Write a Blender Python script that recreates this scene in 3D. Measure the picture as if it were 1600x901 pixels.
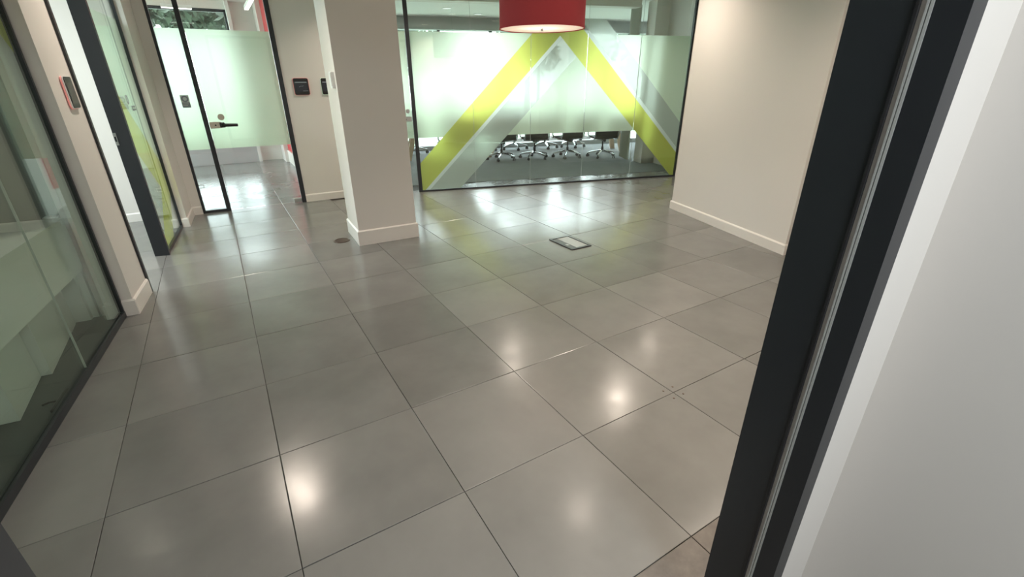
import bpy, bmesh, math, random
from mathutils import Matrix, Vector
random.seed(7)
for o in list(bpy.data.objects):
    bpy.data.objects.remove(o)
scene = bpy.context.scene
COL = scene.collection

# ------------------------------------------------------------------ camera
CAM = Vector((0.68089, -2.43329, 1.4758))
RIGHT = Vector((0.8540320780, -0.5201719673, -0.0070946578))
DOWN = Vector((-0.2193746132, -0.3477421481, -0.9115646864))
FWD = Vector((0.4717032847, 0.7800618712, -0.4110954735))
FPX = 716.23
cd = bpy.data.cameras.new('camera')
cd.sensor_fit = 'HORIZONTAL'
cd.sensor_width = 36.0
cd.lens = FPX / 1600.0 * 36.0
cd.clip_start = 0.02
cam = bpy.data.objects.new('camera', cd)
mw = Matrix.Identity(4)
for i in range(3):
    mw[i][0] = RIGHT[i]
    mw[i][1] = -DOWN[i]
    mw[i][2] = -FWD[i]
    mw[i][3] = CAM[i]
cam.matrix_world = mw
COL.objects.link(cam)
scene.camera = cam

# ------------------------------------------------------------------ sky and exposure
world = bpy.data.worlds.new('sky')
scene.world = world
world.use_nodes = True
bg = world.node_tree.nodes['Background']
bg.inputs['Color'].default_value = (0.87, 0.96, 1.0, 1)
bg.inputs['Strength'].default_value = 7.6
vs = scene.view_settings
vs.view_transform = 'Standard'
vs.look = 'None'
vs.gamma = 1.0
vs.use_curve_mapping = False
vs.exposure = 0.0

WARM = (1.0, 0.86, 0.73)
NEUTRAL = (1.0, 0.94, 0.88)
COOL = (0.88, 0.96, 1.0)
LOBBY_W = 17.0
H = 2.72          # lobby ceiling height
HB = 2.87         # back room ceiling height
HC = 2.745        # meeting room ceiling height

# ------------------------------------------------------------------ materials
MATS = {}

def new_mat(name):
    m = bpy.data.materials.new(name)
    m.use_nodes = True
    nt = m.node_tree
    return m, nt, nt.nodes['Principled BSDF'], nt.nodes['Material Output']

def paint(name, col, rough=0.6, bump=0.02, scale=180.0, var=0.04, metal=0.0, spec=0.5, coat=0.0):
    m, nt, b, out = new_mat(name)
    tc = nt.nodes.new('ShaderNodeTexCoord')
    nz = nt.nodes.new('ShaderNodeTexNoise')
    nz.inputs['Scale'].default_value = scale
    nz.inputs['Detail'].default_value = 3
    nt.links.new(tc.outputs['Object'], nz.inputs['Vector'])
    nb = nt.nodes.new('ShaderNodeTexNoise')
    nb.inputs['Scale'].default_value = 2.3
    nb.inputs['Detail'].default_value = 4
    nt.links.new(tc.outputs['Object'], nb.inputs['Vector'])
    mx = nt.nodes.new('ShaderNodeMix')
    mx.data_type = 'RGBA'
    mx.inputs[6].default_value = (*[c * (1 - var) for c in col], 1)
    mx.inputs[7].default_value = (*[min(1, c * (1 + var)) for c in col], 1)
    nt.links.new(nb.outputs['Fac'], mx.inputs[0])
    nt.links.new(mx.outputs[2], b.inputs['Base Color'])
    b.inputs['Roughness'].default_value = rough
    b.inputs['Metallic'].default_value = metal
    b.inputs['Specular IOR Level'].default_value = spec
    b.inputs['Coat Weight'].default_value = coat
    if bump:
        bp = nt.nodes.new('ShaderNodeBump')
        bp.inputs['Strength'].default_value = bump
        bp.inputs['Distance'].default_value = 0.002
        nt.links.new(nz.outputs['Fac'], bp.inputs['Height'])
        nt.links.new(bp.outputs['Normal'], b.inputs['Normal'])
    MATS[name] = m
    return m

def emit(name, col, strength):
    m, nt, b, out = new_mat(name)
    b.inputs['Base Color'].default_value = (*col, 1)
    b.inputs['Emission Color'].default_value = (*col, 1)
    b.inputs['Emission Strength'].default_value = strength
    MATS[name] = m
    return m

def glass(name, tint, f0=0.04):
    m, nt, b, out = new_mat(name)
    nt.nodes.remove(b)
    tr = nt.nodes.new('ShaderNodeBsdfTransparent')
    tr.inputs['Color'].default_value = (*tint, 1)
    gl = nt.nodes.new('ShaderNodeBsdfGlossy')
    gl.inputs['Roughness'].default_value = 0.0
    gl.inputs['Color'].default_value = (0.95, 1.0, 0.97, 1)
    lw = nt.nodes.new('ShaderNodeLayerWeight')
    lw.inputs['Blend'].default_value = 0.5
    pw = nt.nodes.new('ShaderNodeMath'); pw.operation = 'POWER'; pw.inputs[1].default_value = 5.0
    ml = nt.nodes.new('ShaderNodeMath'); ml.operation = 'MULTIPLY_ADD'
    ml.inputs[1].default_value = 1 - f0; ml.inputs[2].default_value = f0
    mx = nt.nodes.new('ShaderNodeMixShader')
    nt.links.new(lw.outputs['Facing'], pw.inputs[0])
    nt.links.new(pw.outputs[0], ml.inputs[0])
    nt.links.new(ml.outputs[0], mx.inputs['Fac'])
    nt.links.new(tr.outputs[0], mx.inputs[1])
    nt.links.new(gl.outputs[0], mx.inputs[2])
    nt.links.new(mx.outputs[0], out.inputs['Surface'])
    MATS[name] = m
    return m

def film(name, col, w_trans, w_refr, w_diff, w_clear, rough=0.5):
    """vinyl film: diffuse transmission + blurred see-through + a little reflection"""
    m, nt, b, out = new_mat(name)
    nt.nodes.remove(b)
    c = (*col, 1)
    sh = []
    a = nt.nodes.new('ShaderNodeBsdfTranslucent'); a.inputs['Color'].default_value = c; sh.append((a, w_trans))
    a = nt.nodes.new('ShaderNodeBsdfRefraction'); a.inputs['Color'].default_value = c
    a.inputs['Roughness'].default_value = rough; a.inputs['IOR'].default_value = 1.35; sh.append((a, w_refr))
    a = nt.nodes.new('ShaderNodeBsdfDiffuse'); a.inputs['Color'].default_value = c; sh.append((a, w_diff))
    if w_clear > 0:
        a = nt.nodes.new('ShaderNodeBsdfTransparent'); a.inputs['Color'].default_value = c; sh.append((a, w_clear))
    cur, tot = sh[0]
    for s, w in sh[1:]:
        mx = nt.nodes.new('ShaderNodeMixShader')
        mx.inputs['Fac'].default_value = w / (tot + w)
        nt.links.new(cur.outputs[0], mx.inputs[1]); nt.links.new(s.outputs[0], mx.inputs[2])
        cur = mx; tot += w
    nt.links.new(cur.outputs[0], out.inputs['Surface'])
    MATS[name] = m
    return m

def tile_mat(name, c0, c1, rough0, rough1, scale=2.2, per_tile=0.45):
    """polished cement-look tile: cloudy colour, patchy gloss, fine scratches"""
    m, nt, b, out = new_mat(name)
    N = nt.nodes.new
    geo = N('ShaderNodeNewGeometry')
    oi = N('ShaderNodeObjectInfo')
    off = N('ShaderNodeVectorMath'); off.operation = 'SCALE'
    off.inputs[0].default_value = (13.0, 7.0, 5.0)
    nt.links.new(oi.outputs['Random'], off.inputs['Scale'])
    vec = N('ShaderNodeVectorMath'); vec.operation = 'ADD'
    nt.links.new(geo.outputs['Position'], vec.inputs[0]); nt.links.new(off.outputs[0], vec.inputs[1])
    n1 = N('ShaderNodeTexNoise'); n1.inputs['Scale'].default_value = scale; n1.inputs['Detail'].default_value = 4
    n1.inputs['Roughness'].default_value = 0.62
    nt.links.new(vec.outputs[0], n1.inputs['Vector'])
    ad = N('ShaderNodeMath'); ad.operation = 'MULTIPLY_ADD'; ad.inputs[1].default_value = per_tile
    nt.links.new(oi.outputs['Random'], ad.inputs[0]); nt.links.new(n1.outputs['Fac'], ad.inputs[2])
    mr = N('ShaderNodeMapRange'); mr.inputs['From Min'].default_value = 0.35; mr.inputs['From Max'].default_value = 1.05
    nt.links.new(ad.outputs[0], mr.inputs['Value'])
    mx = N('ShaderNodeMix'); mx.data_type = 'RGBA'
    mx.inputs[6].default_value = (*c0, 1); mx.inputs[7].default_value = (*c1, 1)
    nt.links.new(mr.outputs[0], mx.inputs[0]); nt.links.new(mx.outputs[2], b.inputs['Base Color'])
    # scratches: very stretched noise, rotated
    mp = N('ShaderNodeMapping'); mp.inputs['Rotation'].default_value = (0, 0, 0.5); mp.inputs['Scale'].default_value = (2, 34, 1)
    nt.links.new(vec.outputs[0], mp.inputs['Vector'])
    n2 = N('ShaderNodeTexNoise'); n2.inputs['Scale'].default_value = 1.0; n2.inputs['Detail'].default_value = 3
    nt.links.new(mp.outputs[0], n2.inputs['Vector'])
    n3 = N('ShaderNodeTexNoise'); n3.inputs['Scale'].default_value = 5.0; n3.inputs['Detail'].default_value = 6
    nt.links.new(vec.outputs[0], n3.inputs['Vector'])
    mul = N('ShaderNodeMath'); mul.operation = 'MULTIPLY_ADD'; mul.inputs[1].default_value = 0.14
    nt.links.new(n2.outputs['Fac'], mul.inputs[0]); nt.links.new(n3.outputs['Fac'], mul.inputs[2])
    rr = N('ShaderNodeMapRange'); rr.inputs['From Min'].default_value = 0.3; rr.inputs['From Max'].default_value = 0.85
    rr.inputs['To Min'].default_value = rough0; rr.inputs['To Max'].default_value = rough1
    nt.links.new(mul.outputs[0], rr.inputs['Value']); nt.links.new(rr.outputs[0], b.inputs['Roughness'])
    bp = N('ShaderNodeBump'); bp.inputs['Strength'].default_value = 0.008; bp.inputs['Distance'].default_value = 0.004
    nt.links.new(n1.outputs['Fac'], bp.inputs['Height']); nt.links.new(bp.outputs['Normal'], b.inputs['Normal'])
    b.inputs['Specular IOR Level'].default_value = 0.65
    MATS[name] = m
    return m

paint('plaster', (0.74, 0.70, 0.66), 0.55, 0.05, 260, 0.015)
paint('skirting', (0.78, 0.74, 0.70), 0.35, 0.01, 100, 0.01)
paint('ceiling', (0.87, 0.87, 0.86), 0.8, 0.03, 200, 0.01)
paint('black_metal', (0.026, 0.029, 0.034), 0.38, 0.02, 500, 0.15)
paint('black_metal_lobby', (0.016, 0.018, 0.022), 0.38, 0.02, 500, 0.15)
paint('black_plastic', (0.012, 0.012, 0.014), 0.3, 0.0)
paint('grey_seal', (0.55, 0.56, 0.54), 0.4, 0.0)
paint('rubber', (0.02, 0.02, 0.022), 0.6, 0.0)
paint('steel', (0.55, 0.54, 0.52), 0.28, 0.02, 300, 0.05, metal=1.0)
paint('chrome', (0.75, 0.76, 0.78), 0.12, 0.0, metal=1.0)
paint('nickel', (0.60, 0.54, 0.46), 0.4, 0.02, 300, 0.05, metal=0.2)
paint('grout', (0.05, 0.045, 0.04), 0.9, 0.1, 80, 0.2)
paint('carpet', (0.22, 0.23, 0.235), 0.95, 0.6, 420, 0.12)
paint('office_floor', (0.075, 0.08, 0.08), 0.6, 0.1, 200, 0.12)
paint('white_lacquer', (0.78, 0.79, 0.76), 0.4, 0.0, var=0.01)
paint('white_plastic', (0.82, 0.82, 0.80), 0.4, 0.0, var=0.01)
paint('red_wall', (0.55, 0.03, 0.04), 0.5, 0.02)
paint('red_fabric', (0.48, 0.05, 0.062), 0.8, 0.35, 700, 0.08)
paint('black_mesh', (0.02, 0.024, 0.026), 0.7, 0.3, 500, 0.1)
paint('wood', (0.55, 0.40, 0.27), 0.45, 0.05, 60, 0.12)
paint('curtain', (0.50, 0.50, 0.46), 0.9, 0.2, 300, 0.08)
paint('grey_paint', (0.46, 0.47, 0.47), 0.6, 0.02)
paint('office_wall', (0.27, 0.28, 0.26), 0.6, 0.02)
paint('grass', (0.42, 0.52, 0.40), 0.95, 0.5, 30, 0.3)
paint('leaf', (0.05, 0.07, 0.045), 0.6, 0.0, 3, 0.35)
paint('bark', (0.12, 0.09, 0.06), 0.9, 0.5, 30, 0.2)
paint('copper_cap', (0.10, 0.07, 0.055), 0.4, 0.05, 200, 0.2, metal=0.5)
paint('screen', (0.03, 0.035, 0.05), 0.15, 0.0, var=0.02)
paint('screen_line', (0.32, 0.36, 0.42), 0.3, 0.0)
paint('sticker_grey', (0.24, 0.28, 0.33), 0.5, 0.0)
paint('sticker_pale', (0.60, 0.66, 0.66), 0.5, 0.0)
paint('mark_grey', (0.42, 0.46, 0.47), 0.5, 0.0)
paint('lid_metal', (0.42, 0.43, 0.42), 0.4, 0.02, 300, 0.06, metal=0.4)
paint('lampshade_lining', (0.8, 0.74, 0.68), 0.6, 0.0)
glass('clear_glass', (0.955, 0.985, 0.97))
glass('office_glass', (0.84, 0.89, 0.85), 0.025)
glass('window_glass', (0.97, 0.99, 0.98))
film('frost_film', (0.76, 0.86, 0.71), 0.17, 0.19, 0.44, 0.0, 0.45)
film('pale_film', (0.82, 0.86, 0.83), 0.22, 0.22, 0.48, 0.0, 0.5)
film('grey_film', (0.60, 0.65, 0.59), 0.15, 0.20, 0.36, 0.06, 0.38)
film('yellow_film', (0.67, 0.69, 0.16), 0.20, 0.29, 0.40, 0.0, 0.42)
film('diffuser', (0.9, 0.86, 0.80), 0.5, 0.0, 0.5, 0.0)
emit('lamp_warm', WARM, 3.0)
emit('lamp_white', (1, 0.97, 0.93), 5.0)
emit('lamp_dim', (0.9, 0.95, 0.95), 0.8)
emit('led_red', (1.0, 0.36, 0.33), 0.2)
emit('led_pale', (0.72, 0.85, 0.68), 0.35)
tile_mat('tile', (0.143, 0.142, 0.134), (0.210, 0.208, 0.197), 0.16, 0.255)
tile_mat('brown_tile', (0.05, 0.042, 0.035), (0.18, 0.158, 0.138), 0.45, 0.65, 11.0, 0.3)

# ------------------------------------------------------------------ mesh helpers
def loc_of(p):
    return Vector((0, 0, 0)) if p is None else p['_w']

WLOC = {}

def link(name, me, loc, parent=None):
    o = bpy.data.objects.new(name, me)
    COL.objects.link(o)
    WLOC[o.name] = Vector(loc)
    if parent is not None:
        o.parent = parent
        o.location = Vector(loc) - WLOC[parent.name]
    else:
        o.location = loc
    return o

def obj(name, verts, faces, mat, parent=None, smooth=False, bevel=0.0, recalc=True):
    xs = [v[0] for v in verts]; ys = [v[1] for v in verts]; zs = [v[2] for v in verts]
    base = Vector(((min(xs) + max(xs)) / 2, (min(ys) + max(ys)) / 2, min(zs)))
    me = bpy.data.meshes.new(name)
    me.from_pydata([tuple(Vector(v) - base) for v in verts], [], faces)
    if recalc:
        bm = bmesh.new(); bm.from_mesh(me)
        bmesh.ops.recalc_face_normals(bm, faces=bm.faces[:])
        bm.to_mesh(me); bm.free()
    me.materials.append(MATS[mat])
    if smooth:
        for p in me.polygons:
            p.use_smooth = True
    o = link(name, me, base, parent)
    if smooth:
        try:
            me.set_sharp_from_angle(angle=math.radians(35))
        except Exception:
            pass
    if bevel:
        md = o.modifiers.new('bevel', 'BEVEL')
        md.width = bevel; md.segments = 2; md.limit_method = 'ANGLE'
    return o

def empty(name, loc, parent=None):
    o = link(name, None, loc, parent)
    o.empty_display_size = 0.1
    return o

def struct(o):
    o['kind'] = 'structure'
    return o

def tag(o, label, cat, group=None):
    o['label'] = label; o['category'] = cat
    if group:
        o['group'] = group
    return o

BOXF = [(0, 1, 2, 3), (4, 7, 6, 5), (0, 4, 5, 1), (1, 5, 6, 2), (2, 6, 7, 3), (3, 7, 4, 0)]

class Frame:
    """plan frame: s along the line, d to its left, z up"""
    def __init__(self, p0, p1):
        self.o = Vector((p0[0], p0[1]))
        t = Vector((p1[0] - p0[0], p1[1] - p0[1]))
        self.L = t.length
        self.t = t / self.L
        self.n = Vector((-self.t[1], self.t[0]))
    def p(self, s, d, z):
        q = self.o + self.t * s + self.n * d
        return (q[0], q[1], z)
    def box(self, s0, s1, d0, d1, z0, z1):
        return ([self.p(s0, d0, z0), self.p(s1, d0, z0), self.p(s1, d1, z0), self.p(s0, d1, z0),
                 self.p(s0, d0, z1), self.p(s1, d0, z1), self.p(s1, d1, z1), self.p(s0, d1, z1)], [tuple(f) for f in BOXF])

W = Frame((0, 0), (1, 0))     # world-aligned

def join(*parts):
    V, Fc = [], []
    for v, f in parts:
        n = len(V)
        V += list(v)
        Fc += [tuple(i + n for i in q) for q in f]
    return V, Fc

def B(name, fr, b, mat, parent=None, bevel=0.0):
    v, f = fr.box(*b)
    return obj(name, v, f, mat, parent, bevel=bevel)

def prism(pts, z0, z1):
    n = len(pts)
    v = [(x, y, z0) for x, y in pts] + [(x, y, z1) for x, y in pts]
    f = [tuple(range(n))[::-1], tuple(range(n, 2 * n))] + [(i, (i + 1) % n, n + (i + 1) % n, n + i) for i in range(n)]
    return v, f

def tube(path, r, seg=8, taper=None):
    path = [Vector(p) for p in path]
    v, f = [], []
    prev = None
    for i, p in enumerate(path):
        d = (path[min(i + 1, len(path) - 1)] - path[max(i - 1, 0)]).normalized()
        up = Vector((0, 0, 1)) if abs(d.z) < 0.95 else Vector((1, 0, 0))
        a = d.cross(up).normalized(); b = a.cross(d).normalized()
        rr = r if taper is None else r * taper[i]
        for k in range(seg):
            an = 2 * math.pi * k / seg
            v.append(tuple(p + a * (rr * math.cos(an)) + b * (rr * math.sin(an))))
    for i in range(len(path) - 1):
        for k in range(seg):
            f.append((i * seg + k, i * seg + (k + 1) % seg, (i + 1) * seg + (k + 1) % seg, (i + 1) * seg + k))
    f.append(tuple(range(seg))); f.append(tuple((len(path) - 1) * seg + k for k in range(seg)))
    return v, f

def lathe(cx, cy, prof, seg=48, closed=False, cap=True):
    v, f = [], []
    for r, z in prof:
        for k in range(seg):
            a = 2 * math.pi * k / seg
            v.append((cx + r * math.cos(a), cy + r * math.sin(a), z))
    n = len(prof)
    for i in range(n if closed else n - 1):
        j = (i + 1) % n
        for k in range(seg):
            f.append((i * seg + k, i * seg + (k + 1) % seg, j * seg + (k + 1) % seg, j * seg + k))
    if not closed and cap:
        if prof[0][0] > 1e-6:
            f.append(tuple(range(seg)))
        if prof[-1][0] > 1e-6:
            f.append(tuple((n - 1) * seg + k for k in range(seg)))
    return v, f

def rounded(w, h, r, seg=4):
    out = []
    for cx, cy, a0 in ((w / 2 - r, h / 2 - r, 0), (-w / 2 + r, h / 2 - r, 90), (-w / 2 + r, -h / 2 + r, 180), (w / 2 - r, -h / 2 + r, 270)):
        for k in range(seg + 1):
            a = math.radians(a0 + 90 * k / seg)
            out.append((cx + r * math.cos(a), cy + r * math.sin(a)))
    return out

def plate(fr, sc, zc, w, h, r, d0, d1):
    """rounded plate lying in the plane of a wall frame, from depth d0 to d1"""
    pts = rounded(w, h, r)
    n = len(pts)
    v = [fr.p(sc + a, d0, zc + b) for a, b in pts] + [fr.p(sc + a, d1, zc + b) for a, b in pts]
    f = [tuple(range(n)), tuple(range(n, 2 * n))[::-1]] + [(i, (i + 1) % n, n + (i + 1) % n, n + i) for i in range(n)]
    return v, f

def disc_on(fr, sc, zc, r, d0, d1, seg=24, ri=0.0):
    v, f = [], []
    for d in (d0, d1):
        for k in range(seg):
            a = 2 * math.pi * k / seg
            v.append(fr.p(sc + r * math.cos(a), d, zc + r * math.sin(a)))
    if ri <= 0:
        f = [tuple(range(seg)), tuple(range(seg, 2 * seg))] + [(k, (k + 1) % seg, seg + (k + 1) % seg, seg + k) for k in range(seg)]
    else:
        for d in (d0, d1):
            for k in range(seg):
                a = 2 * math.pi * k / seg
                v.append(fr.p(sc + ri * math.cos(a), d, zc + ri * math.sin(a)))
        for k in range(seg):
            q = (k + 1) % seg
            f += [(k, q, seg + q, seg + k), (2 * seg + k, 2 * seg + q, 3 * seg + q, 3 * seg + k),
                  (k, q, 2 * seg + q, 2 * seg + k), (seg + k, seg + q, 3 * seg + q, 3 * seg + k)]
    return v, f

def clip(poly, a, b, c):
    """keep the side a*s + b*z <= c of a convex polygon"""
    out = []
    for i in range(len(poly)):
        p, q = poly[i], poly[(i + 1) % len(poly)]
        fp = a * p[0] + b * p[1] - c; fq = a * q[0] + b * q[1] - c
        if fp <= 0:
            out.append(p)
        if (fp < 0 < fq) or (fq < 0 < fp):
            k = fp / (fp - fq)
            out.append((p[0] + k * (q[0] - p[0]), p[1] + k * (q[1] - p[1])))
    return out

def sheet(name, fr, poly, d, mat, parent):
    poly = [p for i, p in enumerate(poly) if i == 0 or (abs(p[0] - poly[i - 1][0]) + abs(p[1] - poly[i - 1][1])) > 1e-5]
    if len(poly) < 3:
        return None
    ar = 0.5 * abs(sum(poly[i][0] * poly[(i + 1) % len(poly)][1] - poly[(i + 1) % len(poly)][0] * poly[i][1] for i in range(len(poly))))
    if ar < 1e-4:
        return None
    sa = sum(poly[i][0] * poly[(i + 1) % len(poly)][1] - poly[(i + 1) % len(poly)][0] * poly[i][1] for i in range(len(poly)))
    if sa < 0:
        poly = poly[::-1]          # counter-clockwise in (s, z): normal points to -d, into the lobby
    v = [fr.p(s, d, z) for s, z in poly]
    return obj(name, v, [tuple(range(len(v)))], mat, parent, recalc=False)

def area_light(name, loc, size, power, col, shape='DISK', rot=(0, 0, 0), size_y=None, spread=None):
    l = bpy.data.lights.new(name, 'AREA')
    l.shape = shape; l.size = size
    if size_y:
        l.size_y = size_y
    l.energy = power; l.color = col
    if spread:
        l.spread = spread
    return l

def px_on(x, y, z):
    """world point at height z seen at photograph pixel x, y"""
    d = RIGHT * ((x - 800) / FPX) + DOWN * ((y - 450.5) / FPX) + FWD
    return CAM + d * ((z - CAM.z) / d.z)

# ------------------------------------------------------------------ plan frames
FA = Frame((3.067, 4.054), (7.072, 2.870))      # conference glazing, d>0 = conference room
BK = Frame((0.297, 4.370), (1.475, 4.326))      # lobby back wall, d>0 = back room
LG = Frame((-0.331, -0.411), (-0.154, 1.409))   # left office glazing, d>0 = office
ST = Frame((-0.086, 1.412), (-0.046, 1.809))    # pier face with card reader, d>0 = into wall
LD = Frame((0.020, 2.800), (0.100, 3.790))      # side light beside open door, d>0 = side room
RW = Frame((4.887, -0.322), (5.368, 1.409))     # right wall, d<0 = into the wall block
PI_ = Frame((1.628, 2.047), (2.241, 2.023))     # pillar front, d>0 = into pillar

# ------------------------------------------------------------------ floors
TS = 0.6; GAP = 0.0028
floor = struct(B('floor', W, (-4.5, 10.0, -1.8, 9.2, -0.06, -0.006), 'grout'))

def tile_mesh(name, w, h, mat):
    me = bpy.data.meshes.new(name)
    x, y, c = w / 2 - GAP / 2, h / 2 - GAP / 2, 0.0017
    v = [(-x, -y, -0.008), (x, -y, -0.008), (x, y, -0.008), (-x, y, -0.008),
         (-x, -y, -c * .6), (x, -y, -c * .6), (x, y, -c * .6), (-x, y, -c * .6),
         (-x + c, -y + c, 0), (x - c, -y + c, 0), (x - c, y - c, 0), (-x + c, y - c, 0)]
    f = [(8, 9, 10, 11)]
    for i in range(4):
        j = (i + 1) % 4
        f += [(i, j, 4 + j, 4 + i), (4 + i, 4 + j, 8 + j, 8 + i)]
    me.from_pydata(v, [], f)
    me.materials.append(MATS[mat])
    return me

tm = tile_mesh('floor_tile', TS, TS, 'tile')

def tile_needed(x, y):
    s = (Vector((x, y)) - FA.o).dot(FA.t); d = (Vector((x, y)) - FA.o).dot(FA.n)
    if y < 4.3 and x > -0.6:
        return d < 0.75 and x < 7.6
    if x < -0.3 and 1.5 < y < 4.8:
        return x > -2.5
    return y >= 4.2 and -1.0 < x < 1.9
for j in range(-3, 16):
    for i in range(-6, 14):
        cx, cy = (i + 0.5) * TS, (j + 0.5) * TS
        if not tile_needed(cx, cy):
            continue
        z = random.uniform(-0.0006, 0.0004)
        o = link('floor_tile', tm, (cx, cy, z), floor)
        o.rotation_euler = (random.uniform(-.0011, .0011), random.uniform(-.0011, .0011), 0)
# four screw heads round one tile crossing
scx, scy = 2.4, -1.2
for dx, dy in ((0.035, 0.035), (-0.035, 0.035), (0.035, -0.035), (-0.035, -0.035)):
    v, f = lathe(scx + dx, scy + dy, [(0.0055, -0.001), (0.0055, 0.0012), (0.003, 0.0016)], 10)
    obj('floor_screw', v, f, 'copper_cap', floor)

doorfloor = struct(B('floor', W, (-1.5, 2.6, -5.2, -1.8, -0.06, -0.006), 'grout'))
tb = tile_mesh('brown_tile', TS, TS, 'brown_tile')
for i in range(-2, 4):
    for j in range(-6, -3):
        link('brown_tile', tb, ((i + 0.5) * TS, (j + 0.5) * TS, 0), doorfloor)

v, f = prism([FA.p(-1.5, 0.47, 0)[:2], FA.p(4.6, 0.47, 0)[:2], FA.p(8, 0.47, 0)[:2], FA.p(8, 4.5, 0)[:2], FA.p(-1.5, 4.5, 0)[:2]], -0.005, 0.004)
struct(obj('floor', v, f, 'carpet'))
v, f = prism([LG.p(-1.5, 0.03, 0)[:2], LG.p(-1.5, 3, 0)[:2], LG.p(2.0, 3.0, 0)[:2], LG.p(2.0, 0.03, 0)[:2]], -0.005, 0.002)
struct(obj('floor', v, f, 'office_floor'))

# ------------------------------------------------------------------ ceilings
CE = struct(obj('ceiling', *prism([(-4.5, -2.14), (10, -2.14), (10, 2.0), FA.p(4.6, 0.06, 0)[:2], FA.p(-0.95, 0.06, 0)[:2], (-0.1, 4.42), (-4.5, 4.42)], H, H + 0.15), 'ceiling'))
struct(obj('ceiling', *prism([(-1.5, -5.2), (2.0, -5.2), (2.0, -2.14), (-1.5, -2.14)], 2.6, 2.75), 'ceiling'))
CC = struct(obj('ceiling', *prism([FA.p(-1.6, 0.062, 0)[:2], FA.p(8.1, 0.062, 0)[:2], FA.p(8.1, 4.6, 0)[:2], FA.p(-1.6, 4.6, 0)[:2]], HC, HC + 0.15), 'ceiling'))
CB = struct(obj('ceiling', *prism([(-4.5, 4.44), (1.98, 4.40), (1.98, 8.95), (-4.5, 8.95)], HB, HB + 0.15), 'ceiling'))
B('trim_beam', FA, (-1.5, 4.02, 1.30, 1.52, 2.615, HC), 'plaster')
bpy.data.objects['trim_beam']['kind'] = 'structure'

# ------------------------------------------------------------------ walls of the lobby
def skirt(parent, fr, s0, s1, d, h=0.10, t=0.014):
    """skirting board standing proud of the face at depth d (towards -d)"""
    v = [fr.p(s, dd, z) for s in (s0, s1) for dd, z in ((d, 0), (d - t, 0), (d - t, h - 0.012), (d - t * .45, h), (d, h))]
    f = [(0, 1, 2, 3, 4), (9, 8, 7, 6, 5)] + [(i, (i + 1) % 5, 5 + (i + 1) % 5, 5 + i) for i in range(5)]
    return obj('baseboard', v, f, 'skirting', parent)

# pillar
pil = struct(B('wall_pillar', PI_, (0.014, 0.600, 0.016, 0.545, 0, H), 'plaster', bevel=0.003))
v, f = join(PI_.box(0, 0.614, 0, 0.56, 0, 0.140))
v2 = [PI_.p(*q) for q in ((0, 0, .140), (.614, 0, .140), (.614, .56, .140), (0, .56, .140), (.010, .011, .150), (.604, .011, .150), (.604, .549, .150), (.010, .549, .150))]
v, f = join((v, f), (v2, BOXF))
obj('baseboard', v, f, 'skirting', pil)

# left pier between office glazing and open door
wl = struct(obj('wall_left', *prism([(-0.150, 1.418), (-0.088, 1.412), (-0.048, 1.808), (-0.165, 1.835), (-0.30, 1.80), (-0.30, 1.50)], 0, H), 'plaster'))
skirt(wl, ST, -0.008, 0.392, 0.0, 0.118)
skirt(wl, Frame((-0.150, 1.414), (-0.074, 1.408)), 0.0, 0.076, 0.0, 0.118)

# pier between side light and back wall
wl2 = struct(obj('wall_left', *prism([(0.098, 3.800), (0.160, 3.797), (0.192, 4.352), (0.297, 4.348), (0.297, 4.47), (-0.10, 4.49), (-0.10, 3.80)], 0, H), 'plaster'))
skirt(wl2, Frame((0.160, 3.797), (0.192, 4.352)), -0.01, 0.55, 0.0)
skirt(wl2, Frame((0.102, 3.800), (0.172, 3.796)), 0.0, 0.07, 0.0)
skirt(wl2, Frame((0.192, 4.352), (0.297, 4.348)), 0.0, 0.104, 0.0)

# back wall right of the glass door
wb = struct(B('wall_back', BK, (1.203, 1.95, 0.0, 0.12, 0, H), 'plaster'))
skirt(wb, BK, 1.203, 1.95, 0.0)

# right wall block
wr = struct(obj('wall_right', *prism([(4.887, -0.322), (5.368, 1.409), RW.p(RW.L, -2.6, 0)[:2], RW.p(0, -2.6, 0)[:2]], 0, H), 'plaster', bevel=0.003))
RWi = Frame((5.368, 1.409), (4.887, -0.322))
skirt(wr, RWi, -0.012, RWi.L + 0.012, 0.0)
skirt(wr, Frame(RW.p(RW.L, -0.6, 0)[:2], RW.p(RW.L, 0.012, 0)[:2]), 0, 0.612, 0)
skirt(wr, Frame(RW.p(0, 0.012, 0)[:2], RW.p(0, -0.6, 0)[:2]), 0, 0.612, 0)
# wall at the end of the conference glazing and the unseen end of the lobby
wc = struct(obj('wall_right', *prism([FA.p(4.215, -0.012, 0)[:2], FA.p(8.1, -0.012, 0)[:2], FA.p(8.1, 0.12, 0)[:2], FA.p(4.215, 0.12, 0)[:2]], 0, H), 'plaster'))
skirt(wc, FA, 4.215, 6.0, -0.012)
struct(B('wall_end', W, (9.9, 10.05, -2.2, 2.2, 0, H), 'plaster'))

# front wall with the doorway the view looks through
XA, YC, YD, XD = 1.600, -2.133, -2.173, 1.800
wf = struct(obj('wall_front', *join(prism([(XA + 0.004, -1.982), (10.0, -1.982), (10.0, YC - 0.001), (XA + 0.004, YC - 0.001)], 0, H),
                                    prism([(-4.4, -1.982), (0.40, -1.982), (0.40, YD), (-4.4, YD)], 0, H),
                                    prism([(0.40, -1.982), (XA, -1.982), (XA, YD), (0.40, YD)], 2.45, H)), 'plaster'))

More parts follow.
